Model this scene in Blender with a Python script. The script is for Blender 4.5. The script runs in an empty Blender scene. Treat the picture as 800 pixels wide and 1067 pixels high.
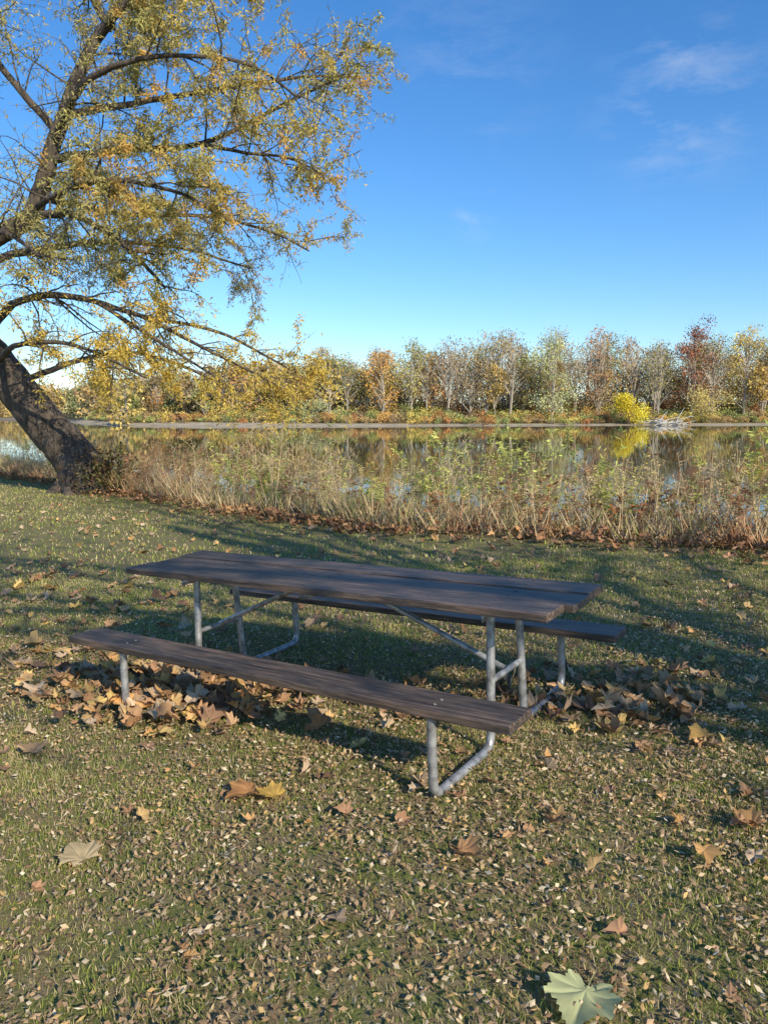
import bpy, math, random
import numpy as np
from mathutils import Matrix, Vector
rng=np.random.default_rng(7); random.seed(7)
scene=bpy.context.scene
COL=scene.collection
# ------------------------------------------------------------------ helpers
def nrm(v):
    v=np.asarray(v,float); return v/np.maximum(np.linalg.norm(v,axis=-1,keepdims=True),1e-9)
def rvec(n): return nrm(rng.normal(size=(n,3)))
class Acc:
    def __init__(s): s.V=[];s.F={3:[],4:[]};s.C=[];s.n=0
    def add(s,v,f,c):
        v=np.asarray(v,float).reshape(-1,3);f=np.asarray(f,np.int64)
        c=np.asarray(c,float)
        if c.ndim==1:c=np.tile(c,(len(v),1))
        s.V.append(v);s.F[f.shape[1]].append(f+s.n);s.C.append(c);s.n+=len(v)
    def build(s,name,mat,smooth=False,parent=None):
        V=np.concatenate(s.V);C=np.concatenate(s.C)
        me=bpy.data.meshes.new(name)
        loops=[];tot=[]
        for k in (3,4):
            if s.F[k]:
                f=np.concatenate(s.F[k]);loops.append(f.ravel());tot.append(np.full(len(f),k))
        loops=np.concatenate(loops);tot=np.concatenate(tot)
        start=np.concatenate([[0],np.cumsum(tot)[:-1]])
        me.vertices.add(len(V));me.vertices.foreach_set('co',V.astype(np.float32).ravel())
        me.loops.add(len(loops));me.loops.foreach_set('vertex_index',loops.astype(np.int32))
        me.polygons.add(len(tot));me.polygons.foreach_set('loop_start',start.astype(np.int32))
        me.polygons.foreach_set('loop_total',tot.astype(np.int32))
        me.polygons.foreach_set('use_smooth',np.full(len(tot),smooth))
        me.update(calc_edges=True)
        a=me.color_attributes.new('Col','FLOAT_COLOR','POINT')
        a.data.foreach_set('color',np.concatenate([np.clip(C,0,1),np.ones((len(C),1))],1).astype(np.float32).ravel())
        me.materials.append(mat)
        o=bpy.data.objects.new(name,me);COL.objects.link(o)
        if parent:o.parent=parent
        return o
def empty(name):
    e=bpy.data.objects.new(name,None);COL.objects.link(e);return e
def leafq(acc,c,d,n,L,W,col):
    c=np.asarray(c);m=len(c);d=nrm(d);s=nrm(np.cross(d,n));u=np.cross(s,d)
    L=np.broadcast_to(L,(m,))[:,None];W=np.broadcast_to(W,(m,))[:,None]
    mid=c+d*L*.48-u*L*.06
    v=np.stack([c,mid+s*W/2,c+d*L,mid-s*W/2],1).reshape(-1,3)
    f=np.arange(4*m).reshape(m,4)
    acc.add(v,f,np.repeat(np.broadcast_to(col,(m,3)),4,axis=0))
def tube(acc,pts,rad,n,col):
    P=np.asarray(pts,float);k=len(P);rad=np.broadcast_to(rad,(k,))
    T=nrm(np.gradient(P,axis=0))
    ref=np.array([0,0,1.]) if abs(T[0][2])<.9 else np.array([1.,0,0])
    a=nrm(np.cross(T[0],ref));A=[]
    for t in T:
        a=nrm(a-t*np.dot(a,t));A.append(a)
    A=np.array(A);B=np.cross(T,A)
    th=np.arange(n)*2*math.pi/n
    v=P[:,None]+rad[:,None,None]*(A[:,None]*np.cos(th)[None,:,None]+B[:,None]*np.sin(th)[None,:,None])
    i=np.arange(k-1)[:,None]*n+np.arange(n)[None];j=np.arange(k-1)[:,None]*n+(np.arange(n)[None]+1)%n
    f=np.stack([i,j,j+n,i+n],-1).reshape(-1,4)
    acc.add(v.reshape(-1,3),f,col)
def smooth_poly(pts,rad,sub=6):
    P=np.asarray(pts,float);k=len(P);out=[];R=[]
    for i in range(k-1):
        p0=P[max(i-1,0)];p1=P[i];p2=P[i+1];p3=P[min(i+2,k-1)]
        for j in range(sub):
            t=j/sub
            out.append(.5*((2*p1)+(-p0+p2)*t+(2*p0-5*p1+4*p2-p3)*t*t+(-p0+3*p1-3*p2+p3)*t**3))
            R.append(rad[i]*(1-t)+rad[i+1]*t)
    out.append(P[-1]);R.append(rad[-1]);return np.array(out),np.array(R)
def walk(p,d,L,n,wander,grav):
    P=[np.array(p,float)];d=nrm(d)
    for i in range(n):
        d=nrm(d+rng.normal(size=3)*wander+np.array([0,0,-grav]));P.append(P[-1]+d*L/n)
    return np.array(P)
# value noise
def vnoise(x,y,s,seed=0):
    r=np.random.default_rng(seed).random((64,64))
    x=np.asarray(x)/s+1000;y=np.asarray(y)/s+1000
    xi=np.floor(x).astype(int);yi=np.floor(y).astype(int);fx=x-xi;fy=y-yi
    fx=fx*fx*(3-2*fx);fy=fy*fy*(3-2*fy)
    g=lambda a,b:r[a%64,b%64]
    return (g(xi,yi)*(1-fx)+g(xi+1,yi)*fx)*(1-fy)+(g(xi,yi+1)*(1-fx)+g(xi+1,yi+1)*fx)*fy
# ------------------------------------------------------------------ materials
def mat_new(name):
    m=bpy.data.materials.new(name);m.use_nodes=True;nt=m.node_tree;nt.nodes.clear()
    o=nt.nodes.new('ShaderNodeOutputMaterial');return m,nt,o
def mat_leaf(name,trans=.35,gloss=.0):
    m,nt,o=mat_new(name);N=nt.nodes;L=nt.links
    a=N.new('ShaderNodeAttribute');a.attribute_name='Col'
    d=N.new('ShaderNodeBsdfDiffuse');L.new(a.outputs['Color'],d.inputs[0])
    if trans<=0:
        L.new(d.outputs[0],o.inputs[0]);return m
    t=N.new('ShaderNodeBsdfTranslucent');mx=N.new('ShaderNodeMixShader')
    mx.inputs[0].default_value=trans
    L.new(a.outputs['Color'],t.inputs[0])
    L.new(d.outputs[0],mx.inputs[1]);L.new(t.outputs[0],mx.inputs[2]);L.new(mx.outputs[0],o.inputs[0])
    return m
def mat_bark(name,scale=6):
    m,nt,o=mat_new(name);N=nt.nodes;L=nt.links
    a=N.new('ShaderNodeAttribute');a.attribute_name='Col'
    tc=N.new('ShaderNodeTexCoord');mp=N.new('ShaderNodeMapping');mp.inputs['Scale'].default_value=(scale,scale,scale*.22)
    n=N.new('ShaderNodeTexNoise');n.inputs['Scale'].default_value=1.6;n.inputs['Detail'].default_value=8;n.inputs['Roughness'].default_value=.7
    L.new(tc.outputs['Object'],mp.inputs[0]);L.new(mp.outputs[0],n.inputs[0])
    r=N.new('ShaderNodeValToRGB');r.color_ramp.elements[0].position=.38;r.color_ramp.elements[0].color=(.3,.3,.3,1)
    r.color_ramp.elements[1].position=.62;r.color_ramp.elements[1].color=(1.3,1.3,1.3,1)
    L.new(n.outputs[0],r.inputs[0])
    mu=N.new('ShaderNodeMix');mu.data_type='RGBA';mu.blend_type='MULTIPLY';mu.inputs[0].default_value=1
    L.new(a.outputs['Color'],mu.inputs[6]);L.new(r.outputs[0],mu.inputs[7])
    b=N.new('ShaderNodeBsdfPrincipled');b.inputs['Roughness'].default_value=.9
    bp=N.new('ShaderNodeBump');bp.inputs['Strength'].default_value=1;bp.inputs['Distance'].default_value=.08
    L.new(n.outputs[0],bp.inputs['Height']);L.new(bp.outputs[0],b.inputs['Normal'])
    L.new(mu.outputs[2],b.inputs['Base Color']);L.new(b.outputs[0],o.inputs[0]);return m
M_leaf=mat_leaf('leaf_surface',.35);M_dry=mat_leaf('dry_leaf_surface',0);M_bark=mat_bark('bark')
M_far=mat_leaf('far_foliage_surface',0)
M_grass=mat_leaf('grass_blade',0)
# ------------------------------------------------------------------ terrain
EYE=1.676
# table placement: the lawn slopes gently (rises to the right), table stands square on it
yaw=-.596
slope=Matrix.Rotation(-.008,4,'X')@Matrix.Rotation(-.046,4,Vector((0,math.cos(.123),-math.sin(.123))))
M_table=Matrix.Translation((0,0,EYE))@slope@Matrix.Rotation(-yaw,4,'Z').inverted()@Matrix.Translation((-2.714,3.447,-EYE))
nz=(M_table.to_3x3()@Vector((0,0,1)));c0=M_table@Vector((0,0,0))
def plane_z(x,y):
    xs=6.5*np.tanh(x/6.5);ys=np.where(y>0,14*np.tanh(y/14),y*.3)
    xc=6.5*math.tanh(c0.x/6.5);yc=14*math.tanh(c0.y/14)
    return c0.z-(nz.x*(xs-xc)+nz.y*(ys-yc))/nz.z
bx=np.array([-300,-60,-20,-11,-6.4,-3,0,4.3,12,40,300.]);by=np.array([180,62,31.5,23.3,18.4,14.2,11.0,8.3,4.2,-8,-120.])
def bank_s(x,y): return (y-np.interp(x,bx,by)+.5*(vnoise(x,y*0,1.7,3)-.5))*.77
fx_=np.array([-2000,-400,-150,-95,-60,-20,20,60,110,180,400,2000.]);fy_=np.array([900,520,330,235,176,172,176,183,192,205,240,500.])
def far_s(x,y): return y-np.interp(x,fx_,fy_)-5*(vnoise(x,x*0,17,5)-.5)-2*(vnoise(x,x*0,5,6)-.5)
WATER=-1.4
def ss(t): t=np.clip(t,0,1);return t*t*(3-2*t)
def barmask(x): return ss((25-x)/70)
def gz(x,y):
    x=np.asarray(x,float);y=np.asarray(y,float)
    s=bank_s(x,y);p=plane_z(x,y)
    lump=.03*(vnoise(x,y,1.3,1)-.5)+.015*(vnoise(x,y,.4,2)-.5)
    tab=np.exp(-((x-c0.x)**2+(y-c0.y)**2)/5)
    z=p+lump*(1-.8*tab)
    z=z*(1-ss(s/6.))+(-2.3)*ss(s/6.)
    f=far_s(x,y)
    zf=-2.3+ .9*ss((f+8)/8)+.45*ss(f/9)+barmask(x)*.38*ss(f/6)*(.5+vnoise(x,y,9,8))+1.1*ss((f-8)/30)
    return np.where(f>-8,zf,z)
ax=np.unique(np.concatenate([np.linspace(-3000,-320,14),np.linspace(-300,-20,90),np.linspace(-20,-8,50),np.linspace(-8,8,135),np.linspace(8,20,40),np.linspace(20,200,80),np.linspace(220,3000,14)]))
ay=np.unique(np.concatenate([np.linspace(-600,-30,12),np.linspace(-25,0,30),np.linspace(0,16,140),np.linspace(16,40,80),np.linspace(42,150,28),np.linspace(152,240,89),np.linspace(250,3500,28)]))
X,Y=np.meshgrid(ax,ay);Z=gz(X,Y)
g=Acc();nx=len(ax);ny=len(ay)
i=(np.arange(ny-1)[:,None]*nx+np.arange(nx-1)[None]).ravel()
g.add(np.stack([X,Y,Z],-1).reshape(-1,3),np.stack([i,i+1,i+1+nx,i+nx],-1),np.stack([ss(bank_s(X,Y)/.8+.6),ss((far_s(X,Y)+9)/1.0),barmask(X)],-1).reshape(-1,3))
m,nt,o=mat_new('lawn_and_bank');N=nt.nodes;L=nt.links
b=N.new('ShaderNodeBsdfPrincipled');b.inputs['Roughness'].default_value=.95;b.inputs['Specular IOR Level'].default_value=.15
geo=N.new('ShaderNodeNewGeometry')
def noise(sc,det=6,ro=.6):
    n=N.new('ShaderNodeTexNoise');n.inputs['Scale'].default_value=sc;n.inputs['Detail'].default_value=det;n.inputs['Roughness'].default_value=ro
    L.new(geo.outputs['Position'],n.inputs['Vector']);return n
def ramp(src,els):
    r=N.new('ShaderNodeValToRGB');e=r.color_ramp.elements
    while len(e)<len(els):e.new(.5)
    for k,(p,c) in enumerate(els):e[k].position=p;e[k].color=(*c,1)
    L.new(src,r.inputs[0]);return r
def mix(f,a,bb,mode='MIX'):
    x=N.new('ShaderNodeMix');x.data_type='RGBA';x.blend_type=mode
    if isinstance(f,float):x.inputs[0].default_value=f
    else:L.new(f,x.inputs[0])
    L.new(a,x.inputs[6]);L.new(bb,x.inputs[7]);return x.outputs[2]
n2=noise(60,4,.8);n3=noise(9,6,.7)
gr=ramp(n2.outputs[0],[(.3,(.08,.10,.028)),(.5,(.17,.19,.055)),(.72,(.38,.34,.14))])
br=ramp(n2.outputs[0],[(.3,(.13,.09,.05)),(.55,(.31,.23,.13)),(.75,(.52,.42,.27))])
f1=ramp(n3.outputs[0],[(.42,(0,0,0)),(.60,(1,1,1))])
lawn=mix(f1.outputs[0],gr.outputs[0],br.outputs[0])
at=N.new('ShaderNodeAttribute');at.attribute_name='Col';sp=N.new('ShaderNodeSeparateColor');L.new(at.outputs['Color'],sp.inputs[0])
soil=ramp(n3.outputs[0],[(.3,(.07,.05,.03)),(.7,(.24,.16,.09))])
c1=mix(sp.outputs[0],lawn,soil.outputs[0])
sand=ramp(noise(.5,5).outputs[0],[(.3,(.30,.25,.17)),(.7,(.55,.47,.34))])
fg=ramp(noise(.3,5).outputs[0],[(.3,(.14,.13,.05)),(.7,(.34,.25,.10))])
sx=N.new('ShaderNodeSeparateXYZ');L.new(geo.outputs['Position'],sx.inputs[0])
ma=N.new('ShaderNodeMath');ma.operation='MULTIPLY';ma.inputs[1].default_value=.38;L.new(sp.outputs[2],ma.inputs[0])
mb=N.new('ShaderNodeMath');mb.operation='SUBTRACT';L.new(sx.outputs[2],mb.inputs[0]);L.new(ma.outputs[0],mb.inputs[1])
mr=N.new('ShaderNodeMapRange');mr.inputs[1].default_value=-1.15;mr.inputs[2].default_value=-.95;L.new(mb.outputs[0],mr.inputs[0])
farc=mix(mr.outputs[0],sand.outputs[0],fg.outputs[0])
c2=mix(sp.outputs[1],c1,farc)
L.new(c2,b.inputs['Base Color'])
bp=N.new('ShaderNodeBump');bp.inputs['Strength'].default_value=.7;bp.inputs['Distance'].default_value=.02;L.new(n2.outputs[0],bp.inputs['Height']);L.new(bp.outputs[0],b.inputs['Normal'])
L.new(b.outputs[0],o.inputs[0])
g.build('ground',m,True)
# water
m,nt,o=mat_new('river_water_surface');N=nt.nodes;L=nt.links
b=N.new('ShaderNodeBsdfPrincipled');b.inputs['Base Color'].default_value=(.10,.085,.035,1);b.inputs['Roughness'].default_value=.02;b.inputs['IOR'].default_value=1.42
geo=N.new('ShaderNodeNewGeometry');mp=N.new('ShaderNodeMapping');mp.inputs['Scale'].default_value=(.35,1.1,1);L.new(geo.outputs['Position'],mp.inputs[0])
n=N.new('ShaderNodeTexNoise');n.inputs['Scale'].default_value=1.2;n.inputs['Detail'].default_value=3;L.new(mp.outputs[0],n.inputs['Vector'])
bp=N.new('ShaderNodeBump');bp.inputs['Strength'].default_value=.045;bp.inputs['Distance'].default_value=.05;L.new(n.outputs[0],bp.inputs['Height'])
L.new(bp.outputs[0],b.inputs['Normal']);L.new(b.outputs[0],o.inputs[0])
w=Acc();w.add([(-2500,-100,WATER),(2500,-100,WATER),(2500,1500,WATER),(-2500,1500,WATER)],[[0,1,2,3]],(0,0,0));w.build('river_water',m)
# ------------------------------------------------------------------ picnic table
def mat_wood():
    m,nt,o=mat_new('weathered_brown_wood');N=nt.nodes;L=nt.links
    tc=N.new('ShaderNodeTexCoord');oi=N.new('ShaderNodeObjectInfo')
    ad=N.new('ShaderNodeVectorMath');ad.operation='ADD';sc=N.new('ShaderNodeVectorMath');sc.operation='SCALE'
    cx=N.new('ShaderNodeCombineXYZ');L.new(oi.outputs['Random'],cx.inputs[0]);L.new(oi.outputs['Random'],cx.inputs[1]);L.new(cx.outputs[0],sc.inputs[0]);sc.inputs['Scale'].default_value=37
    L.new(tc.outputs['Object'],ad.inputs[0]);L.new(sc.outputs[0],ad.inputs[1])
    mp=N.new('ShaderNodeMapping');mp.inputs['Scale'].default_value=(1.2,26,26);L.new(ad.outputs[0],mp.inputs[0])
    n=N.new('ShaderNodeTexNoise');n.inputs['Scale'].default_value=2.2;n.inputs['Detail'].default_value=8;n.inputs['Roughness'].default_value=.65;n.inputs['Distortion'].default_value=.6
    L.new(mp.outputs[0],n.inputs[0])
    mp2=N.new('ShaderNodeMapping');mp2.inputs['Scale'].default_value=(1,3,3);L.new(ad.outputs[0],mp2.inputs[0])
    n2=N.new('ShaderNodeTexNoise');n2.inputs['Scale'].default_value=3.5;n2.inputs['Detail'].default_value=7;n2.inputs['Roughness'].default_value=.65;L.new(mp2.outputs[0],n2.inputs[0])
    r=N.new('ShaderNodeValToRGB');e=r.color_ramp.elements
    e[0].position=.33;e[0].color=(.02,.017,.015,1);e[1].position=.7;e[1].color=(.17,.14,.12,1);x=e.new(.5);x.color=(.078,.063,.053,1)
    L.new(n.outputs[0],r.inputs[0])
    r2=N.new('ShaderNodeValToRGB');r2.color_ramp.elements[0].position=.4;r2.color_ramp.elements[0].color=(.72,.72,.74,1);r2.color_ramp.elements[1].position=.62;r2.color_ramp.elements[1].color=(1.8,1.5,1.25,1)
    L.new(n2.outputs[0],r2.inputs[0])
    mu=N.new('ShaderNodeMix');mu.data_type='RGBA';mu.blend_type='MULTIPLY';mu.inputs[0].default_value=1;L.new(r.outputs[0],mu.inputs[6]);L.new(r2.outputs[0],mu.inputs[7])
    b=N.new('ShaderNodeBsdfPrincipled');L.new(mu.outputs[2],b.inputs['Base Color'])
    mr=N.new('ShaderNodeMapRange');mr.inputs[3].default_value=.4;mr.inputs[4].default_value=.72;L.new(n.outputs[0],mr.inputs[0]);L.new(mr.outputs[0],b.inputs['Roughness'])
    bp=N.new('ShaderNodeBump');bp.inputs['Strength'].default_value=.7;bp.inputs['Distance'].default_value=.005;L.new(n.outputs[0],bp.inputs['Height']);L.new(bp.outputs[0],b.inputs['Normal'])
    L.new(b.outputs[0],o.inputs[0]);return m
def mat_steel():
    m,nt,o=mat_new('galvanised_steel');N=nt.nodes;L=nt.links
    tc=N.new('ShaderNodeTexCoord');n=N.new('ShaderNodeTexNoise');n.inputs['Scale'].default_value=22;n.inputs['Detail'].default_value=6;L.new(tc.outputs['Object'],n.inputs[0])
    r=N.new('ShaderNodeValToRGB');e=r.color_ramp.elements;e[0].position=.32;e[0].color=(.20,.195,.185,1);e[1].position=.62;e[1].color=(.50,.50,.49,1);L.new(n.outputs[0],r.inputs[0])
    b=N.new('ShaderNodeBsdfPrincipled');b.inputs['Metallic'].default_value=.45;b.inputs['Roughness'].default_value=.45
    L.new(r.outputs[0],b.inputs['Base Color']);L.new(b.outputs[0],o.inputs[0]);return m
MW=mat_wood();MS=mat_steel()
T=empty('picnic_table')
Lt,Wt,SO,SW,HT,HS=2.952,.68,.80,.225,.776,.432
iR,iL=.384,.481;H=Lt/2
def plank(name,x0,x1,y0,y1,ztop,th=.04):
    import bmesh
    bm=bmesh.new();bmesh.ops.create_cube(bm,size=1)
    for v in bm.verts:
        v.co=((x1-x0)*v.co.x,(y1-y0)*v.co.y,th*v.co.z)
    bmesh.ops.bevel(bm,geom=bm.edges[:],offset=.006,segments=2,affect='EDGES',profile=.6)
    me=bpy.data.meshes.new(name);bm.to_mesh(me);bm.free();me.materials.append(MW)
    ob=bpy.data.objects.new(name,me);COL.objects.link(ob);ob.parent=T;ob.location=((x0+x1)/2,(y0+y1)/2,ztop-th/2)
    ob.rotation_euler=(random.uniform(-.006,.006),0,random.uniform(-.0012,.0012));return ob
pw=(Wt-2*.014)/3
for k in range(3):
    y0=-Wt/2+k*(pw+.014);plank('table_plank_%d'%(k+1),-H+[.0,.015,-.004][k],H+[-.02,.022,.012][k],y0,y0+pw,HT-[.0,.005,.001][k])
plank('seat_front',-H,H,-SO,-SO+SW,HS);plank('seat_back',-H,H,SO-SW,SO,HS)
st=Acc();R=.0215
def fillet(pts,rad):
    P=[np.array(p,float) for p in pts];out=[P[0]]
    for a,bb,c in zip(P[:-2],P[1:-1],P[2:]):
        u=nrm(a-bb);v=nrm(c-bb);ang=math.acos(np.clip(np.dot(u,v),-1,1));d=rad/math.tan(ang/2)
        p=bb+u*d;q=bb+v*d
        for t in np.linspace(0,1,9): out.append((1-t)**2*p+2*t*(1-t)*bb+t*t*q)
    out.append(P[-1]);return np.array(out)
gcol=(.4,.4,.4)
for xx in (H-iR,-H+iL):
    for sgn in (-1,1):
        tube(st,fillet([(xx,sgn*.163,HT-.046),(xx,sgn*.205,R+.002),(xx,sgn*.775,R+.002),(xx,sgn*.765,HS-.046)],.085),R,16,gcol)
    tube(st,[(xx,-.19,.36),(xx,.19,.36)],.016,12,gcol)
def box(acc,c,s,col=gcol):
    c=np.array(c);s=np.array(s)/2
    v=np.array([[a,b_,d] for a in(-1,1) for b_ in(-1,1) for d in(-1,1)])*s+c
    acc.add(v,[[0,1,3,2],[4,6,7,5],[0,4,5,1],[2,3,7,6],[0,2,6,4],[1,5,7,3]],col)
for xx in (H-iR,-H+iL):
    box(st,(xx+.026,0,HT-.0625),(.005,.62,.04));box(st,(xx+.0445,0,HT-.0445),(.032,.62,.005))
    for sgn in(-1,1):
        box(st,(xx,sgn*(SO-SW/2),HS-.0445),(.045,SW-.03,.006))
        for q in (.7,.76):
            tube(st,[(xx,sgn*(q-.03),HS-.002),(xx,sgn*(q-.03),HS+.003)],.007,10,gcol)
box(st,(0,0,HT-.0625),(.04,.60,.04))
tube(st,[(H-iR-.01,0,.37),(.22,0,HT-.075)],.0155,12,gcol)
tube(st,[(-H+iL+.01,0,.37),(-.22,0,HT-.075)],.0155,12,gcol)
box(st,(.2,0,HT-.066),(.09,.06,.03));box(st,(-.2,0,HT-.066),(.09,.06,.03))
so=st.build('steel_frame',MS,True,T)
bl=Acc()
for xx in (H-iR+.04,-H+iL+.04,0):
    for k in range(3):
        for q in (.06,pw-.06):
            yy=-Wt/2+k*(pw+.014)+q;zz=HT-[.0,.005,.001][k]
            th=np.arange(10)*math.pi/5
            v=[(xx+.008*math.cos(t),yy+.008*math.sin(t),zz+.001) for t in th]+[(xx+.005*math.cos(t),yy+.005*math.sin(t),zz+.003) for t in th]+[(xx,yy,zz+.004)]
            bl.add(v,[[i,(i+1)%10,10+(i+1)%10,10+i] for i in range(10)],gcol);bl.add(v,[[10+i,10+(i+1)%10,20] for i in range(10)],gcol)
bl.build('bolts',MW,True,T)
T.matrix_world=M_table
# ------------------------------------------------------------------ grass
def sample_lawn(n,y0,y1,marg=1.2):
    y=np.sqrt(rng.uniform(y0**2,y1**2,n));x=rng.uniform(-1,1,n)*(.56*y+marg)
    return x,y
ga=Acc()
def grass(n,y0,y1,h0,h1,w,marg=1.2):
    x,y=sample_lawn(n,y0,y1,marg)
    k=bank_s(x,y)<.3
    dens=.22+1.1*vnoise(x,y,.35,11)*vnoise(x,y,1.4,12)*2
    k&=rng.random(n)<dens
    x=x[k];y=y[k];n=len(x);z=gz(x,y)-.004
    h=rng.uniform(h0,h1,n)*(.7+.6*vnoise(x,y,.5,13))
    th=rng.uniform(0,2*math.pi,n);s=np.stack([np.cos(th),np.sin(th),0*th],1)
    ld=rvec(n);ld[:,2]=0;lean=ld*(h*rng.uniform(.2,1.2,n))[:,None]
    B=np.stack([x,y,z],1);W=(w*rng.uniform(.6,1.2,n))[:,None]
    M=B+lean*.4;M[:,2]+=h*.6;Tp=B+lean;Tp[:,2]+=h
    v=np.stack([B-s*W/2,B+s*W/2,M+s*W*.4,M-s*W*.4,Tp],1)
    t=rng.random((n,1));t2=vnoise(x,y,.9,14)[:,None];t3=vnoise(x,y,2.3,15)[:,None]
    c=np.array([.17,.22,.045])*(1-t)+np.array([.38,.40,.10])*t
    c=c*(.85+.45*t3)
    dry=(rng.random((n,1))<.18+.4*t2);c=np.where(dry,np.array([.62,.50,.28])*(.6+.5*t),c)
    idx=np.arange(n)[:,None]*5
    vc=np.repeat(c,5,axis=0)
    ga.V.append(v.reshape(-1,3));ga.C.append(vc)
    ga.F[4].append(idx+np.array([[0,1,2,3]])+ga.n);ga.F[3].append(idx+np.array([[3,2,4]])+ga.n);ga.n+=5*n
grass(130000,1.0,4.2,.014,.036,.0032,.8)
grass(110000,4.2,8.5,.018,.042,.006,1.0)
grass(80000,8.5,24,.022,.055,.014,1.5)
ga.build('grass',M_grass)
# ------------------------------------------------------------------ leaf litter
lt=Acc()
n=185000
x,y=sample_lawn(n,1.2,9,.8)
k=(bank_s(x,y)<0)&(rng.random(n)<np.clip(1.5-y*.19,.06,1)*(.2+1.5*vnoise(x,y,.45,21)*(.5+vnoise(x,y,1.9,22))))
x=x[k];y=y[k];n=len(x)
z=gz(x,y)+rng.uniform(.008,.036,n)
d=rvec(n);d[:,2]*=.4;nn=rvec(n)*.9+np.array([0,0,1.])
pal=np.array([[.50,.34,.20],[.36,.24,.14],[.60,.45,.27],[.26,.16,.09],[.56,.37,.16],[.70,.57,.38],[.42,.28,.16]])
leafq(lt,np.stack([x,y,z],1),d,nn,rng.uniform(.010,.036,n),rng.uniform(.006,.018,n),pal[rng.integers(0,7,n)]*rng.uniform(.6,1.15,(n,1)))
lt.build('leaf_litter',M_dry)
# big lobed leaves
half=[(0,-.06),(.12,-.20),(.30,-.20),(.30,-.05),(.52,.06),(.42,.20),(.46,.40),(.27,.42),(.16,.56),(0,.74)]
out=np.array(half+[(-a,b_) for a,b_ in half[-2:0:-1]]);tpl=np.concatenate([[[0,.12]],out])
def bigleaves(acc,pos,size,col,flat=.6,yawv=None):
    n=len(pos);K=len(tpl)
    P=np.zeros((n,K,3));P[:,:,0]=tpl[:,0]*rng.uniform(.6,1.1,(n,1));P[:,:,1]=tpl[:,1]-.15
    P[:,1:,:2]*=rng.uniform(.78,1.18,(n,K-1,1))
    cu=rng.uniform(-.3,2.0,(n,1))*flat;cv=rng.uniform(-.6,1.3,(n,1))*flat
    r=np.abs(P[:,:,0]);P[:,:,2]=cu*r**1.3*1.1+cv*(P[:,:,1]**2)+rng.normal(size=(n,K))*.07*flat
    P[:,0,2]-=.04
    P*=np.broadcast_to(size,(n,))[:,None,None]
    tx=rng.normal(size=n)*.35*flat;ty=rng.normal(size=n)*.35*flat
    a=rng.uniform(0,2*math.pi,n) if yawv is None else yawv
    def rot(P,ang,i,j):
        c=np.cos(ang)[:,None];s=np.sin(ang)[:,None];Q=P.copy();Q[:,:,i]=c*P[:,:,i]-s*P[:,:,j];Q[:,:,j]=s*P[:,:,i]+c*P[:,:,j];return Q
    P=rot(P,tx,1,2);P=rot(P,ty,0,2);P=rot(P,a,0,1)
    mn=P[:,:,2].min(1);P[:,:,2]-=mn[:,None]
    P+=np.asarray(pos)[:,None]
    m=K-1;tri=np.array([[0,1+i,1+(i+1)%m] for i in range(m)])
    f=(np.arange(n)[:,None,None]*K+tri[None]).reshape(-1,3)
    sh=np.ones((n,K,1));sh[:,0]=1.2
    C=(np.asarray(col)[:,None]*sh*rng.uniform(.75,1.15,(n,K,1))).reshape(-1,3)
    acc.add(P.reshape(-1,3),f,C)
bigpal=np.array([[.52,.31,.16],[.36,.21,.12],[.58,.34,.14],[.46,.33,.21],[.56,.38,.17],[.28,.17,.11],[.54,.40,.26],[.42,.25,.14],[.50,.29,.15],[.66,.46,.17]])
fl=Acc()
def scatter(n,cx,cy,sx_,sy_,s0,s1,rotv=0,lift=.02,pal=bigpal):
    a=rng.normal(size=n)*sx_;b_=rng.normal(size=n)*sy_
    x=cx+a*math.cos(rotv)-b_*math.sin(rotv);y=cy+a*math.sin(rotv)+b_*math.cos(rotv)
    z=gz(x,y)+rng.uniform(.012,.012+lift,n)
    bigleaves(fl,np.stack([x,y,z],1),rng.uniform(s0,s1,n),pal[rng.integers(0,len(pal),n)]*rng.uniform(.65,1.15,(n,1)),.8)
scatter(270,-1.25,4.45,.42,.24,.07,.16,-.4,.09)
scatter(80,-1.9,4.9,.5,.35,.07,.15)
scatter(70,1.25,3.95,.30,.22,.06,.14)
scatter(50,1.6,4.3,.35,.3,.06,.14)
scatter(60,.1,4.3,.6,.25,.06,.13)
scatter(150,-3.4,7.2,1.3,1.2,.07,.15)
scatter(80,-2.6,5.2,.8,.7,.06,.14)
scatter(50,.5,3.1,.9,.5,.04,.10)
scatter(50,2.6,5.2,.8,.7,.06,.13)
n=1200;x,y=sample_lawn(n,1.4,17,.8);k=bank_s(x,y)<0;x=x[k];y=y[k];n=len(x)
bigleaves(fl,np.stack([x,y,gz(x,y)+.02],1),rng.uniform(.03,.09,n)*(1+(y>5)*.35),bigpal[rng.integers(0,10,n)]*rng.uniform(.65,1.15,(n,1)),.8)
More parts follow.
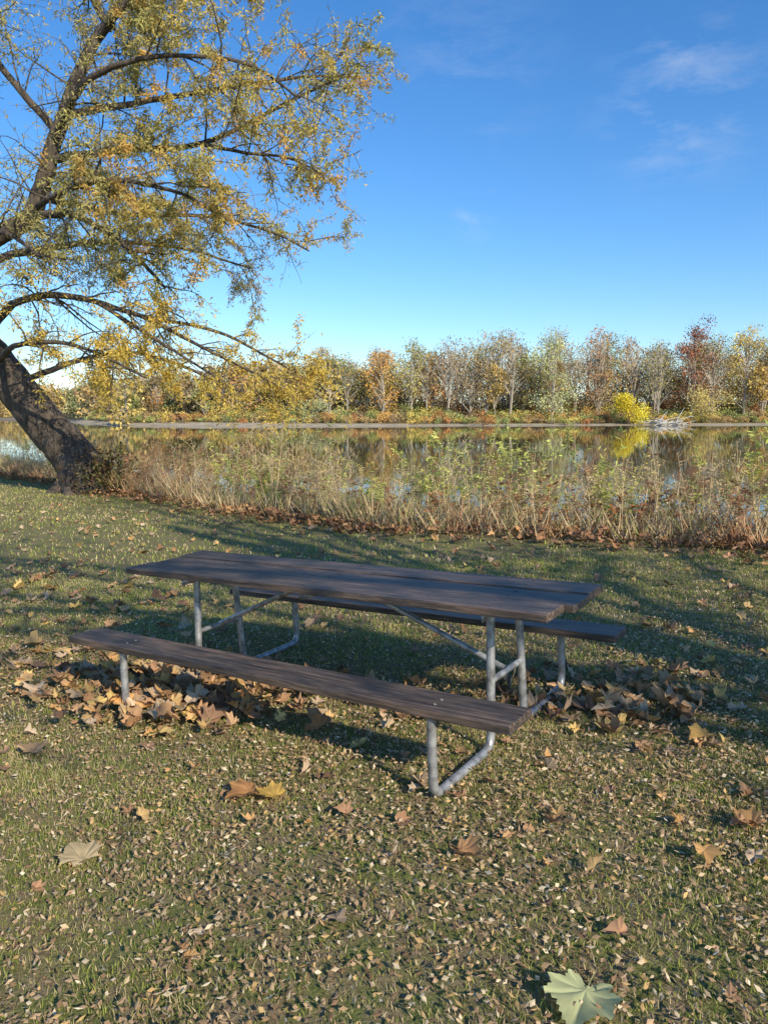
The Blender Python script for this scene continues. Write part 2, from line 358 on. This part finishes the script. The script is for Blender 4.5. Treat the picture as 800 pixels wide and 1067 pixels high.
# drift of leaves at the foot of the weeds
n=5200;x=rng.uniform(-13,12,n);s=rng.normal(size=n)*.45+.25;y=np.interp(x,bx,by)+s/.77
cl=vnoise(x,x*0,1.1,31);k=rng.random(n)<(.1+cl);x=x[k];y=y[k];n=len(x)
bigleaves(fl,np.stack([x,y,gz(x,y)+rng.uniform(.01,.12,n)],1),rng.uniform(.07,.16,n),np.array([[.48,.26,.14],[.36,.19,.10],[.54,.32,.15],[.27,.155,.09]])[rng.integers(0,4,n)]*rng.uniform(.7,1.15,(n,1)),.8)
fl.build('fallen_leaves',M_dry)
def single(name,x,y,size,col,yw,flat=.35):
    ol=[]
    for p,q in zip(out,np.roll(out,-1,axis=0)):
        for t in np.linspace(0,1,5)[:-1]:
            r=p*(1-t)+q*t;r=r*(1+(.045 if t>0 and int(t*4)%2 else -.02)+rng.normal()*.012);ol.append(r)
    ol=np.array(ol);m=len(ol)
    tips=[out[i] for i in (2,4,6,9,12,14,16)]
    V=[];C=[]
    fr=[0,.2,.4,.6,.8,1.]
    curl=rng.uniform(.3,1.1)*flat;cc=rng.uniform(-.4,.8)*flat
    for f in fr:
        for p in ol:
            q=p*f
            dv=min(abs(tp[0]*q[1]-tp[1]*q[0])/np.linalg.norm(tp)+(0 if np.dot(tp,q)>0 else 1) for tp in tips)
            z=curl*abs(q[0])**1.5+cc*q[1]**2-.035*math.exp(-dv*18)+.05*flat*math.sin(q[0]*11+x*7)*math.sin(q[1]*9+y*5)+(f==1)*rng.normal()*.012
            V.append((q[0]*size,q[1]*size,z*size));C.append(np.array(col)*(1+.3*math.exp(-dv*45)-.12*f+rng.normal()*.05))
    V=np.array(V);V[:,2]-=V[:,2].min();a=yw
    R2=np.array([[math.cos(a),-math.sin(a)],[math.sin(a),math.cos(a)]]);V[:,:2]=V[:,:2]@R2.T
    V+=np.array([x,y,float(gz(x,y))+.028])
    F=[[k*m+i,k*m+(i+1)%m,(k+1)*m+(i+1)%m,(k+1)*m+i] for k in range(len(fr)-1) for i in range(m)]
    A_=Acc();A_.add(V,F,np.array(C))
    s0=np.array([x,y,float(gz(x,y))+.034]);dd=np.array([math.sin(a),-math.cos(a),0])
    tube(A_,[s0,s0+dd*size*.25+np.array([0,0,.004]),s0+dd*size*.5+np.array([0,0,-.006])],[.0016,.0013,.0011],5,np.array(col)*.9)
    A_.build(name,M_leaf,True)
single('maple_leaf',.57,1.94,.21,(.60,.62,.32),2.6,.4)
single('maple_leaf',-1.17,2.74,.17,(.70,.54,.30),.8,.5)
single('maple_leaf',-.60,3.22,.17,(.54,.28,.12),2.2,.9)
single('maple_leaf',-.48,3.17,.14,(.68,.44,.12),1.2,.9)
single('maple_leaf',1.6,3.57,.15,(.68,.42,.14),1.9,.8)
single('maple_leaf',1.43,2.76,.12,(.52,.31,.14),.4,.9)
single('maple_leaf',1.17,3.70,.15,(.64,.50,.20),.4,.8)
single('maple_leaf',.29,2.68,.13,(.58,.33,.16),4.0,.9)
single('maple_leaf',-1.83,3.75,.15,(.60,.40,.22),.3,.8)
# ------------------------------------------------------------------ riverbank weeds
wd=Acc();wl=Acc()
def weed_pos(n,smin,smax,x0=-15,x1=13):
    x=rng.uniform(x0,x1,n);s=rng.uniform(smin,smax,n);y=np.interp(x,bx,by)+s/.77;return x,y,gz(x,y)
def hfac(x): return np.interp(x,[-8,-2,.5,2.5,8],[.98,.92,1.0,.82,.82])
n=105000;x,y,z=weed_pos(n,0,4.4,-20,14)
cl=vnoise(x,y,.8,41);k=rng.random(n)<cl*1.3;x=x[k];y=y[k];z=z[k];n=len(x)
h=rng.uniform(.2,.9,n)*(.5+.9*vnoise(x,y,1.5,42))*hfac(x)
ld=rvec(n);ld[:,2]=np.abs(ld[:,2])*.5+1.2;ld=nrm(ld)
t=rng.random((n,1));gsel=rng.random((n,1))<.06+.25*vnoise(x,y,1.8,43)[:,None]
cc=np.where(~gsel,np.array([.70,.53,.30])*(.55+.6*t),np.array([.34,.34,.11])*(.7+.7*t))
red=(vnoise(x,y,1.2,44)[:,None]>.6)&(rng.random((n,1))<.6);cc=np.where(red,np.array([.52,.30,.17])*(.6+.6*t),cc)
leafq(wd,np.stack([x,y,z-.02],1),ld,rvec(n),h,rng.uniform(.007,.018,n),cc)
def stalks(n,smin,smax,h0,h1,colA,colL,nleaf,ll,lw,branchy,x0=-15,x1=13,seed=50,head=0,pthr=.9):
    x,y,z=weed_pos(n,smin,smax,x0,x1);cl=vnoise(x,y,1.3,seed);k=rng.random(n)<cl*1.7*pthr;x=x[k];y=y[k];z=z[k]
    for i in range(len(x)):
        h=rng.uniform(h0,h1)*(.5+.9*float(vnoise(x[i],y[i],1.8,seed+1)))*float(hfac(x[i]))
        d=np.array([rng.normal()*.18,rng.normal()*.18,1])
        P=walk((x[i],y[i],z[i]-.02),d,h,4,.08,.0);c=np.array(colA)*rng.uniform(.6,1.2)
        tube(wd,P,[.006,.005,.004,.003,.002],3,c)
        tips=[P]
        for q in range(branchy):
            t=rng.uniform(.4,.95);j=int(t*4);p=P[j]+(P[min(j+1,4)]-P[j])*(t*4-j)
            B=walk(p,np.array([rng.normal(),rng.normal(),1.1]),h*rng.uniform(.12,.32),2,.15,.02);tube(wd,B,[.0035,.0025,.0015],3,c);tips.append(B)
        cL=np.array(colL)*rng.uniform(.7,1.25)
        if nleaf:
            for B in tips:
                m=nleaf if B is P else max(2,nleaf//3)
                t=rng.uniform(.12 if B is P else .2,1,m)*(len(B)-1);j=np.minimum(t.astype(int),len(B)-2);p=B[j]+(B[j+1]-B[j])*(t-j)[:,None]
                dd=rvec(m);dd[:,2]=dd[:,2]*.4+.1
                leafq(wl,p,dd,rvec(m)+np.array([0,0,.8]),rng.uniform(.6,1.2,m)*ll,rng.uniform(.6,1.2,m)*lw,cL*rng.uniform(.7,1.3,(m,1)))
        if head:
            for B in tips:
                p=B[-1];m=head
                leafq(wl,p+rng.normal(size=(m,3))*.018-np.array([0,0,.02]),rvec(m)+np.array([0,0,.8]),rvec(m),.03,.014,np.array(colA)*rng.uniform(.7,1.4,(m,1)))
stalks(2600,.2,4.5,.8,1.7,(.68,.52,.30),(.64,.48,.26),5,.07,.02,5,head=8,seed=50,x0=-19)
stalks(300,.3,4.0,.5,1.4,(.36,.34,.13),(.48,.48,.15),26,.08,.028,4,seed=60)
stalks(800,.1,3.2,.5,1.4,(.40,.22,.13),(.46,.25,.13),12,.08,.03,4,head=10,seed=70,x0=-7)
stalks(520,1,4.2,.8,1.7,(.50,.41,.18),(.70,.60,.18),22,.08,.026,4,seed=80,x0=-12)
stalks(260,.6,3.2,.9,1.95,(.36,.35,.13),(.58,.60,.17),30,.10,.032,4,seed=90,x0=-3,x1=6)
stalks(90,.1,.6,.3,.9,(.34,.18,.1),(.44,.19,.08),10,.1,.04,2,seed=95,x0=0,x1=13)
W_=empty('riverbank_weeds');wd.build('stems_and_blades',M_dry,False,W_);wl.build('weed_leaves',M_leaf,False,W_)
# ------------------------------------------------------------------ locust tree on the bank
LT=empty('locust_tree');tb=Acc();tl=Acc()
TY=19.4
barkc=(.13,.10,.075)
def limb(pts,rad,n=9,col=barkc,sub=6):
    P=np.array(pts,float);k=1-.0067*np.maximum(P[:,2]-1.68,0);P[:,0]*=k;P[:,2]=1.68+(P[:,2]-1.68)*k
    P,Rr=smooth_poly(P,rad,sub);P=P+rng.normal(size=P.shape)*np.minimum(Rr,.12)[:,None]*.15;tube(tb,P,Rr,n,col);return P,Rr
limbs=[]
z0=float(gz(-7.9,TY))
limb([(-7.4,TY,z0-.35),(-7.6,TY,z0+.15),(-7.95,TY,z0+.9),(-8.7,TY,1.45),(-10.0,TY,3.1),(-11.6,TY,4.6),(-12.7,TY+.3,7.2),(-12.9,TY+.6,10.5),(-12.4,TY+.8,14)],[.95,.68,.55,.50,.47,.42,.32,.24,.10],22)
for a in np.linspace(0,2*math.pi,7)[:-1]:
    c_,s_=math.cos(a+.3),math.sin(a+.3);limb([(-7.7+.32*c_,TY+.32*s_,z0+.55),(-7.62+.66*c_,TY+.66*s_,z0+.12),(-7.55+1.05*c_,TY+1.05*s_,z0-.15)],[.2,.2,.10],8)
A=lambda *p:[tuple(q) for q in p]
L_=[
 (A((-11.2,TY,4.4),(-10.15,TY-.3,5.75),(-8.75,TY-.5,6.55),(-8.25,TY-.5,8.0),(-7.6,TY-.4,10.1),(-7.0,TY-.2,11.4),(-6.3,TY,12.8),(-5.2,TY+.3,15)),[.34,.25,.22,.19,.15,.12,.10,.05]),
 (A((-8.75,TY-.5,6.5),(-7.4,TY-1.2,6.35),(-6.0,TY-1.6,5.5),(-5.0,TY-1.9,4.5)),[.12,.08,.06,.03]),
 (A((-8.25,TY-.5,7.9),(-6.4,TY-1,7.95),(-4.3,TY-1.3,8.0),(-2.5,TY-1.4,8.8),(-.9,TY-1.6,9.5)),[.11,.08,.06,.04,.02]),
 (A((-8.0,TY-.4,9.0),(-6.3,TY+.8,9.9),(-4.4,TY+1.6,10.6),(-2.3,TY+2.2,11.2),(-.8,TY+2.4,11.3)),[.10,.07,.06,.04,.02]),
 (A((-7.4,TY-.3,10.8),(-5.6,TY-.9,12.2),(-3.8,TY-1.4,13.0),(-1.6,TY-1.8,13.2)),[.09,.07,.05,.02]),
 (A((-7.0,TY,11.4),(-8.0,TY+.8,13.2),(-8.4,TY+1.2,15)),[.10,.07,.03]),
 (A((-8.1,TY-.4,8.6),(-9.4,TY-1,10.2),(-10,TY-1.4,12.2),(-9.8,TY-1.5,14)),[.10,.07,.05,.03]),
 (A((-10.15,TY-.3,3.3),(-8.8,TY-1.3,4.2),(-7.2,TY-2.0,4.3),(-5.4,TY-2.4,3.8),(-4.0,TY-2.6,3.1),(-2.4,TY-2.7,2.3)),[.13,.09,.07,.05,.035,.02]),
 (A((-11.6,TY,4.8),(-10.2,TY+1.6,6.0),(-8.4,TY+2.8,6.6),(-6.2,TY+3.4,6.6),(-4.0,TY+3.6,6.0)),[.15,.10,.08,.05,.02]),
 (A((-10.6,TY,3.8),(-9.6,TY-1.6,5.2),(-8.4,TY-2.6,5.6),(-7.2,TY-3.3,4.9)),[.11,.08,.06,.03]),
 (A((-9.3,TY,2.4),(-8.3,TY+.9,3.0),(-6.8,TY+1.5,3.3),(-5.0,TY+1.9,2.7),(-3.5,TY+2.1,2.0)),[.09,.07,.05,.04,.02]),
 (A((-12.7,TY,7),(-11.4,TY-1.2,9),(-10.8,TY-2,11.2),(-10.6,TY-2.4,13.5)),[.17,.12,.08,.03]),
 (A((-12.2,TY,6),(-13.8,TY-.8,7.2),(-15.5,TY-1,8.0),(-17,TY-1,8.2)),[.2,.14,.09,.03]),
 (A((-12.8,TY,9.5),(-14.2,TY+.6,11.5),(-15,TY+1,13.5)),[.16,.1,.04]),
 (A((-8.2,TY-.5,8.3),(-6.8,TY-2,9.1),(-5,TY-2.8,9.3),(-3,TY-3.2,9.0),(-1.8,TY-3.4,8.2)),[.09,.07,.05,.035,.02]),
 (A((-8.6,TY-.5,7.0),(-7.2,TY+1.5,7.1),(-5.2,TY+2.5,7.3),(-3.4,TY+3,7.0),(-2.2,TY+3,6.4)),[.09,.07,.05,.035,.02]),
 (A((-6.6,TY,12.2),(-5,TY+.8,13.6),(-3,TY+1.2,14.3),(-1,TY+1.3,14.4)),[.08,.06,.04,.02]),
 (A((-8.8,TY-.5,6.4),(-7.6,TY-2.2,6.4),(-6.0,TY-3,6.6),(-4.2,TY-3.4,6.2),(-3.2,TY-3.6,5.5)),[.08,.06,.05,.035,.02]),
 (A((-9.6,TY-.3,3.0),(-8.2,TY-2.2,3.2),(-6.6,TY-3,3.1),(-5.0,TY-3.4,2.4)),[.08,.06,.04,.02]),
 (A((-6.4,TY-2.2,4.1),(-5.2,TY-2.8,3.4),(-4.2,TY-3.0,2.8),(-3.4,TY-3.1,2.3)),[.05,.04,.03,.015]),
 (A((-5.4,TY-2.4,3.8),(-3.8,TY-2.0,3.5),(-2.6,TY-1.8,2.9),(-1.7,TY-1.7,2.4)),[.045,.035,.025,.015]),
 (A((-4.3,TY-1.3,8.0),(-3.2,TY-1.8,7.6),(-2.2,TY-2.1,7.4),(-1.4,TY-2.2,7.0)),[.05,.035,.025,.015]),
 (A((-5.4,TY+.5,13.4),(-6.6,TY-1.2,14.2),(-7.6,TY-2,14.8)),[.06,.04,.02]),
]
for p,r in L_:
    limbs.append(limb(p,r,8))
def leafcol(p,n):
    gold=np.array([.78,.59,.14]);olive=np.array([.54,.49,.17]);grey=np.array([.46,.41,.24]);orange=np.array([.76,.50,.15])
    rt=np.clip((p[0]+8.0)/5.5,0,1);low=np.clip((4.6-p[2])/1.3,0,1)
    w=np.clip(rt*.65+low*.75+rng.normal()*.2,0,1)
    base=(grey*.4+olive*.6)*(1-w)+gold*w
    if low>.3: base=gold*np.array([1.0,.98,.95])
    elif rng.random()<.2*rt:base=orange
    elif rng.random()<.3:base=olive*1.1
    return base*rng.uniform(.65,1.2,(n,1))
def twig_leaves(B,m,droop=.5):
    if m<=0:return
    t=rng.uniform(.1,1,m)*(len(B)-1);j=np.minimum(t.astype(int),len(B)-2);p=B[j]+(B[j+1]-B[j])*(t-j)[:,None]
    d=rvec(m);d[:,2]-=droop
    leafq(tl,p+rng.normal(size=(m,3))*.05,d,rvec(m),rng.uniform(.07,.15,m),rng.uniform(.020,.042,m),leafcol(B[-1],m))
for P,Rr in limbs:
    ln=np.linalg.norm(np.diff(P,axis=0),axis=1).sum();k=int(ln/.27)
    for q in range(k):
        t=rng.uniform(.15,1)*(len(P)-1.01);j=int(t);p=P[j]+(P[j+1]-P[j])*(t-j);tan=nrm(P[j+1]-P[j])
        if p[2]>15.5 or p[0]<-13.5: continue
        d=nrm(tan*.6+rvec(1)[0]*1.0+np.array([.12,0,.15]));l1=rng.uniform(1.0,2.5)*(1-.35*t/len(P))
        if p[2]<3.6: l1*=.6
        B1=walk(p,d,l1,6,.16,.05);r1=min(Rr[j]*.5,.026);tube(tb,B1,np.linspace(r1,.006,7),4,(.16,.13,.10))
        for q2 in range(int(l1*4.2)):
            t2=rng.uniform(.2,1)*(5.99);j2=int(t2);p2=B1[j2]+(B1[j2+1]-B1[j2])*(t2-j2)
            d2=nrm(nrm(B1[j2+1]-B1[j2])*.7+rvec(1)[0]);l2=rng.uniform(.4,1.1)
            B2=walk(p2,d2,l2,4,.18,.10);tube(tb,B2,np.linspace(.0075,.003,5),3,(.18,.15,.12))
            right=np.clip((p2[0]+9.5)/5,0,1);low=np.clip((4.4-p2[2])/1.3,0,1)
            if low>0 and p2[0]<-6.3: low=0
            f=.32+.72*right+.3*low;cl=float(vnoise(p2[0]*1.0+p2[1]*.7,p2[2],1.0,77))
            f*=np.clip((cl-.2)*2.4,.1,1.5)
            twig_leaves(B2,int(64*f))
tb.build('trunk_and_limbs',M_bark,True,LT);tl.build('foliage',M_leaf,False,LT)
va=Acc()
for i in range(60):
    p=np.array([-6.95+rng.normal()*.35,TY-.2+rng.normal()*.5,0]);p[2]=float(gz(p[0],p[1]))
    B=walk(p,np.array([rng.normal()*.3,rng.normal()*.3,1]),rng.uniform(.6,1.6),4,.15,0);tube(va,B,[.01,.009,.007,.005,.003],3,(.07,.05,.03))
    m=34;t=rng.uniform(.1,1,m)*4;j=np.minimum(t.astype(int),3);q=B[j]+rng.normal(size=(m,3))*.09
    cv=np.array([[.14,.08,.045],[.12,.13,.05],[.26,.22,.08]])[rng.integers(0,3,m)]
    leafq(va,q,rvec(m),rvec(m),.11,.06,cv)
va.build('vine_shrub',M_leaf)
# ------------------------------------------------------------------ shade tree beside/behind the viewpoint
ST=empty('sycamore_tree');sb=Acc();sl=Acc()
def stl(p,r,n=8):
    P,Rr=smooth_poly(p,r,5);tube(sb,P,Rr,n,(.22,.19,.15));return P,Rr
bz=float(gz(9.5,-6))
stl([(9.5,-6,bz-.2),(9.5,-6,2.5),(9.2,-5.8,5.5),(8.6,-5.2,9),(8,-5,12)],[.5,.38,.32,.22,.1],14)
SL=[]
for a in range(12):
    an=rng.uniform(0,2*math.pi);zz=rng.uniform(4.2,9)
    e=np.array([5.8+5.5*math.cos(an),-1.2+4.6*math.sin(an),zz+rng.uniform(1.5,3)])
    e[1]=min(e[1],3.5)
    s0=np.array([9.2,-5.8,zz]);mm=(s0+e)/2+np.array([0,0,.8])
    SL.append(stl([s0,mm,e],[.12,.06,.02],6))
for P,Rr in SL:
    for q in range(9):
        j=rng.integers(2,len(P)-1);B=walk(P[j],rvec(1)[0]+np.array([0,0,.1]),rng.uniform(.8,2.0),4,.2,.03);tube(sb,B,np.linspace(.025,.006,5),4,(.2,.17,.13))
        for q2 in range(6):
            jj=rng.integers(1,5);c=B[jj]+rng.normal(size=3)*.4
            m=6;leafq(sl,c+rng.normal(size=(m,3))*.36,rvec(m)+np.array([0,0,-.4]),rvec(m),.14,.11,np.array([.46,.38,.12])*rng.uniform(.6,1.3,(m,1)))
sb.build('trunk_and_limbs',M_bark,True,ST);sl.build('foliage',M_leaf,False,ST)
# ------------------------------------------------------------------ far bank forest
fo=Acc()
def tnorm(shape):
    v=rng.normal(size=shape);return np.clip(v,-1.7,1.7)
def far_tree(acc,x,y,h,w,col,nl,leaf=.45,trunkc=(.46,.40,.32),low=.2,sgk=1.):
    z=float(gz(x,y));top=z+h
    P=np.array([(x,y,z-.3),(x+rng.normal()*.4,y,z+h*.35),(x+rng.normal()*.6,y,z+h*.65),(x+rng.normal()*.6,y,top*.96)])
    tube(acc,P,[h*.014,h*.012,h*.008,.03],4,trunkc)
    ncl=int(16+h*.9);C=[]
    for i in range(ncl):
        t=rng.uniform(low,1.0);r=w/2*math.sqrt(max(.10,1-((t-.5)/.56)**2))*rng.uniform(.25,1.05);an=rng.uniform(0,6.283)
        c=np.array([x+r*math.cos(an),y+r*math.sin(an),z+h*t*.95]);C.append(c)
        b0=np.array([x,y,z+h*max(.12,t-.25)])
        tube(acc,[b0,(b0+c)/2+rng.normal(size=3)*.3,c,c+nrm(c-b0)*1.2],[.11,.08,.05,.02],3,trunkc)
        for _ in range(3):
            tube(acc,[c,c+rvec(1)[0]*np.array([1,1,.8])*1.5+np.array([0,0,.7])],[.04,.015],3,trunkc)
    C=np.array(C);k=rng.integers(0,ncl,nl);sg=(w*.07+.35)*sgk
    p=C[k]+tnorm((nl,3))*np.array([sg,sg,sg*.8])
    p[:,2]=np.maximum(p[:,2],z+.3)
    cb=rng.uniform(.5,1.2,(ncl,1))[k]
    leafq(acc,p,rvec(nl),rvec(nl),rng.uniform(.6,1.3,nl)*leaf,rng.uniform(.5,.9,nl)*leaf,np.array(col)*cb*rng.uniform(.7,1.25,(nl,1)))
pal=np.array([[.54,.42,.14],[.50,.35,.16],[.66,.46,.12],[.42,.42,.13],[.70,.46,.12],[.46,.32,.18],[.36,.39,.13],[.74,.54,.13],[.66,.36,.12],[.56,.50,.16]])
hx=np.array([-120,-80,-38,-20,0,30,48,64,84,101,140]);hh=np.array([8,9,15,17.5,21,25,25,23.5,26,26,27.])
for row,(dy,sp) in enumerate([(19,9),(27,5.8),(37,4.4),(48,4.0)]):
    x=-92.
    while x<145:
        x+=sp*rng.uniform(.25,1.75);y=np.interp(x,fx_,fy_)+dy+rng.normal()*4
        h=np.interp(x*190/y,hx,hh)*rng.uniform(.70,1.06)*(.80+.08*row)
        q=rng.random()
        nl=int({0:500,1:1250,2:2000}[0 if q<.3 else (1 if q<.6 else 2)]*(1 if row<2 else .8))
        far_tree(fo,x,y,h,h*rng.uniform(.36,.62),pal[rng.integers(0,10)]*rng.uniform(.65,1.1),nl,.48,low=rng.uniform(.26,.48) if row<2 else rng.uniform(.1,.25))
far_tree(fo,83,206,28,13,(.44,.18,.10),3200,.5)
far_tree(fo,-.5,190,18,9,(.82,.46,.12),2000,.45,low=.25)
far_tree(fo,42,191,21.5,13,(.58,.62,.28),3000,.45,low=.12)
far_tree(fo,58,207,26,8,(.62,.34,.15),1300,.5)
far_tree(fo,97,206,26,12,(.74,.57,.16),2400,.5)
far_tree(fo,-24,188,12.5,9,(.68,.50,.12),1600,.45,low=.1)
fo.build('distant_tree_line',M_far)
dl=Acc()
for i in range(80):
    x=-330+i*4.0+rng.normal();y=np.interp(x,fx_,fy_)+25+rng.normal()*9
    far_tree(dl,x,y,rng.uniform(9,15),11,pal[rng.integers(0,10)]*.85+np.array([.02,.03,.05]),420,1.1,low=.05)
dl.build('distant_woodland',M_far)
sh=Acc()
def shrub(acc,x,y,h,w,col,nl,leaf=.3):
    z=float(gz(x,y));k=9
    C=np.stack([x+rng.normal(size=k)*w*.24,y+rng.normal(size=k)*w*.24,z+h*rng.uniform(.2,.8,k)],1)
    for c in C: tube(acc,[(x,y,z-.1),c],[.08,.03],3,(.26,.21,.16))
    q=rng.integers(0,k,nl);p=C[q]+tnorm((nl,3))*np.array([w*.12,w*.12,h*.13]);p[:,2]=np.clip(p[:,2],z+.1,z+h*1.1)
    cb=rng.uniform(.55,1.2,(k,1))[q]
    leafq(acc,p,rvec(nl),rvec(nl),rng.uniform(.6,1.3,nl)*leaf,rng.uniform(.4,.8,nl)*leaf,np.array(col)*cb*rng.uniform(.7,1.25,(nl,1)))
spal=np.array([[.72,.54,.15],[.50,.48,.15],[.40,.43,.14],[.74,.44,.14],[.58,.40,.17],[.40,.29,.17],[.80,.64,.17],[.46,.52,.20],[.64,.31,.13]])
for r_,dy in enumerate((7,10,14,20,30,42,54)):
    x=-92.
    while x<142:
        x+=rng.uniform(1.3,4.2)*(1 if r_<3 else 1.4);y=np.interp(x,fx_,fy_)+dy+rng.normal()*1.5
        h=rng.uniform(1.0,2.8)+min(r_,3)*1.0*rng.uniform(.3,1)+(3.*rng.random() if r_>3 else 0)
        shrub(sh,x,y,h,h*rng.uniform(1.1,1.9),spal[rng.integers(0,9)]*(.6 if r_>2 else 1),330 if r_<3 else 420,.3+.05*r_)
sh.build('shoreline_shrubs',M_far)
yb=Acc();shrub(yb,60.5,188.5,8.2,9.5,(.90,.71,.07),3200,.38);yb.build('yellow_bush',M_far)
yb=Acc();shrub(yb,82,196,9.5,11,(.70,.57,.20),2600,.4);shrub(yb,-16,182,5.5,9,(.56,.58,.28),1400,.4);yb.build('willow_bush',M_far)
dw=Acc()
for i in range(26):
    p=np.array([69+rng.normal()*2.0,184.5+rng.normal()*1,WATER+.3+rng.random()*.9])
    tube(dw,walk(p,np.array([rng.normal(),rng.normal()*.4,rng.normal()*.25]),rng.uniform(2,5),4,.15,.02),np.linspace(rng.uniform(.1,.22),.05,5),6,(.7,.66,.6))
dw.build('driftwood',M_bark)
# ------------------------------------------------------------------ world, sun, camera
el=math.radians(30);sd=np.array([.55,-.83]);sd=sd/np.linalg.norm(sd);az=math.atan2(sd[0],sd[1])
wld=bpy.data.worlds.new('World');scene.world=wld;wld.use_nodes=True;nt=wld.node_tree;N=nt.nodes;L=nt.links;N.clear()
o=N.new('ShaderNodeOutputWorld');bg=N.new('ShaderNodeBackground');bg.inputs[1].default_value=.15
sk=N.new('ShaderNodeTexSky');sk.sky_type='NISHITA';sk.sun_disc=False;sk.sun_elevation=el;sk.sun_rotation=az;sk.air_density=1.1;sk.dust_density=.2;sk.ozone_density=4.0;sk.altitude=100
tint=N.new('ShaderNodeMix');tint.data_type='RGBA';tint.blend_type='MULTIPLY';tint.inputs[0].default_value=1;tint.inputs[7].default_value=(.91,.97,1.08,1);L.new(sk.outputs[0],tint.inputs[6])
hs=N.new('ShaderNodeHueSaturation');hs.inputs['Saturation'].default_value=1.18;hs.inputs['Value'].default_value=1.12;L.new(tint.outputs[2],hs.inputs['Color'])
tc=N.new('ShaderNodeTexCoord')
def vm(op,a,bv):
    v=N.new('ShaderNodeVectorMath');v.operation=op;L.new(a,v.inputs[0]);v.inputs[1].default_value=bv;return v
def math_(op,a,bv):
    v=N.new('ShaderNodeMath');v.operation=op
    for q,s in((0,a),(1,bv)):
        if isinstance(s,(int,float)):v.inputs[q].default_value=s
        else:L.new(s,v.inputs[q])
    return v.outputs[0]
def blob(dirv,rad):
    dv=nrm(np.array(dirv));d=vm('DISTANCE',tc.outputs['Generated'],tuple(dv)).outputs['Value']
    mr=N.new('ShaderNodeMapRange');mr.interpolation_type='SMOOTHSTEP';mr.inputs[1].default_value=rad;mr.inputs[2].default_value=rad*.15;mr.inputs[3].default_value=0;mr.inputs[4].default_value=1;L.new(d,mr.inputs[0]);return mr.outputs[0]
mp=N.new('ShaderNodeMapping');mp.inputs['Scale'].default_value=(3,3,9);mp.inputs['Rotation'].default_value=(0,.3,0);L.new(tc.outputs['Generated'],mp.inputs[0])
nz_=N.new('ShaderNodeTexNoise');nz_.inputs['Scale'].default_value=2.6;nz_.inputs['Detail'].default_value=10;nz_.inputs['Roughness'].default_value=.68;nz_.inputs['Distortion'].default_value=.25;L.new(mp.outputs[0],nz_.inputs[0])
mr=N.new('ShaderNodeMapRange');mr.inputs[1].default_value=.46;mr.inputs[2].default_value=.85;L.new(nz_.outputs[0],mr.inputs[0])
msk=math_('ADD',math_('ADD',blob((.37,1.0,.385),.13),math_('MULTIPLY',blob((.09,1.0,.42),.15),.5)),math_('MULTIPLY',blob((.12,1.03,.265),.05),.9))
cl=math_('MULTIPLY',math_('MULTIPLY',msk,mr.outputs[0]),.42)
mx=N.new('ShaderNodeMix');mx.data_type='RGBA';mx.inputs[7].default_value=(5.5,5.9,6.6,1);L.new(cl,mx.inputs[0]);L.new(hs.outputs[0],mx.inputs[6])
L.new(mx.outputs[2],bg.inputs[0]);L.new(bg.outputs[0],o.inputs[0])
sun=bpy.data.lights.new('sun','SUN');sun.energy=5;sun.angle=math.radians(.5);sun.color=(1,.89,.70)
so=bpy.data.objects.new('sun',sun);COL.objects.link(so)
dirv=Vector((sd[0]*math.cos(el),sd[1]*math.cos(el),math.sin(el)));so.rotation_euler=dirv.to_track_quat('Z','Y').to_euler();so.location=dirv*60
cam=bpy.data.cameras.new('camera');cam.sensor_fit='HORIZONTAL';cam.sensor_width=24;cam.lens=24*.985;cam.clip_end=8000;cam.clip_start=.05
co=bpy.data.objects.new('camera',cam);COL.objects.link(co);co.location=(0,0,EYE);co.rotation_euler=(math.pi/2-.131,0,0);scene.camera=co
scene.view_settings.view_transform='Standard';scene.view_settings.look='None';scene.view_settings.exposure=0
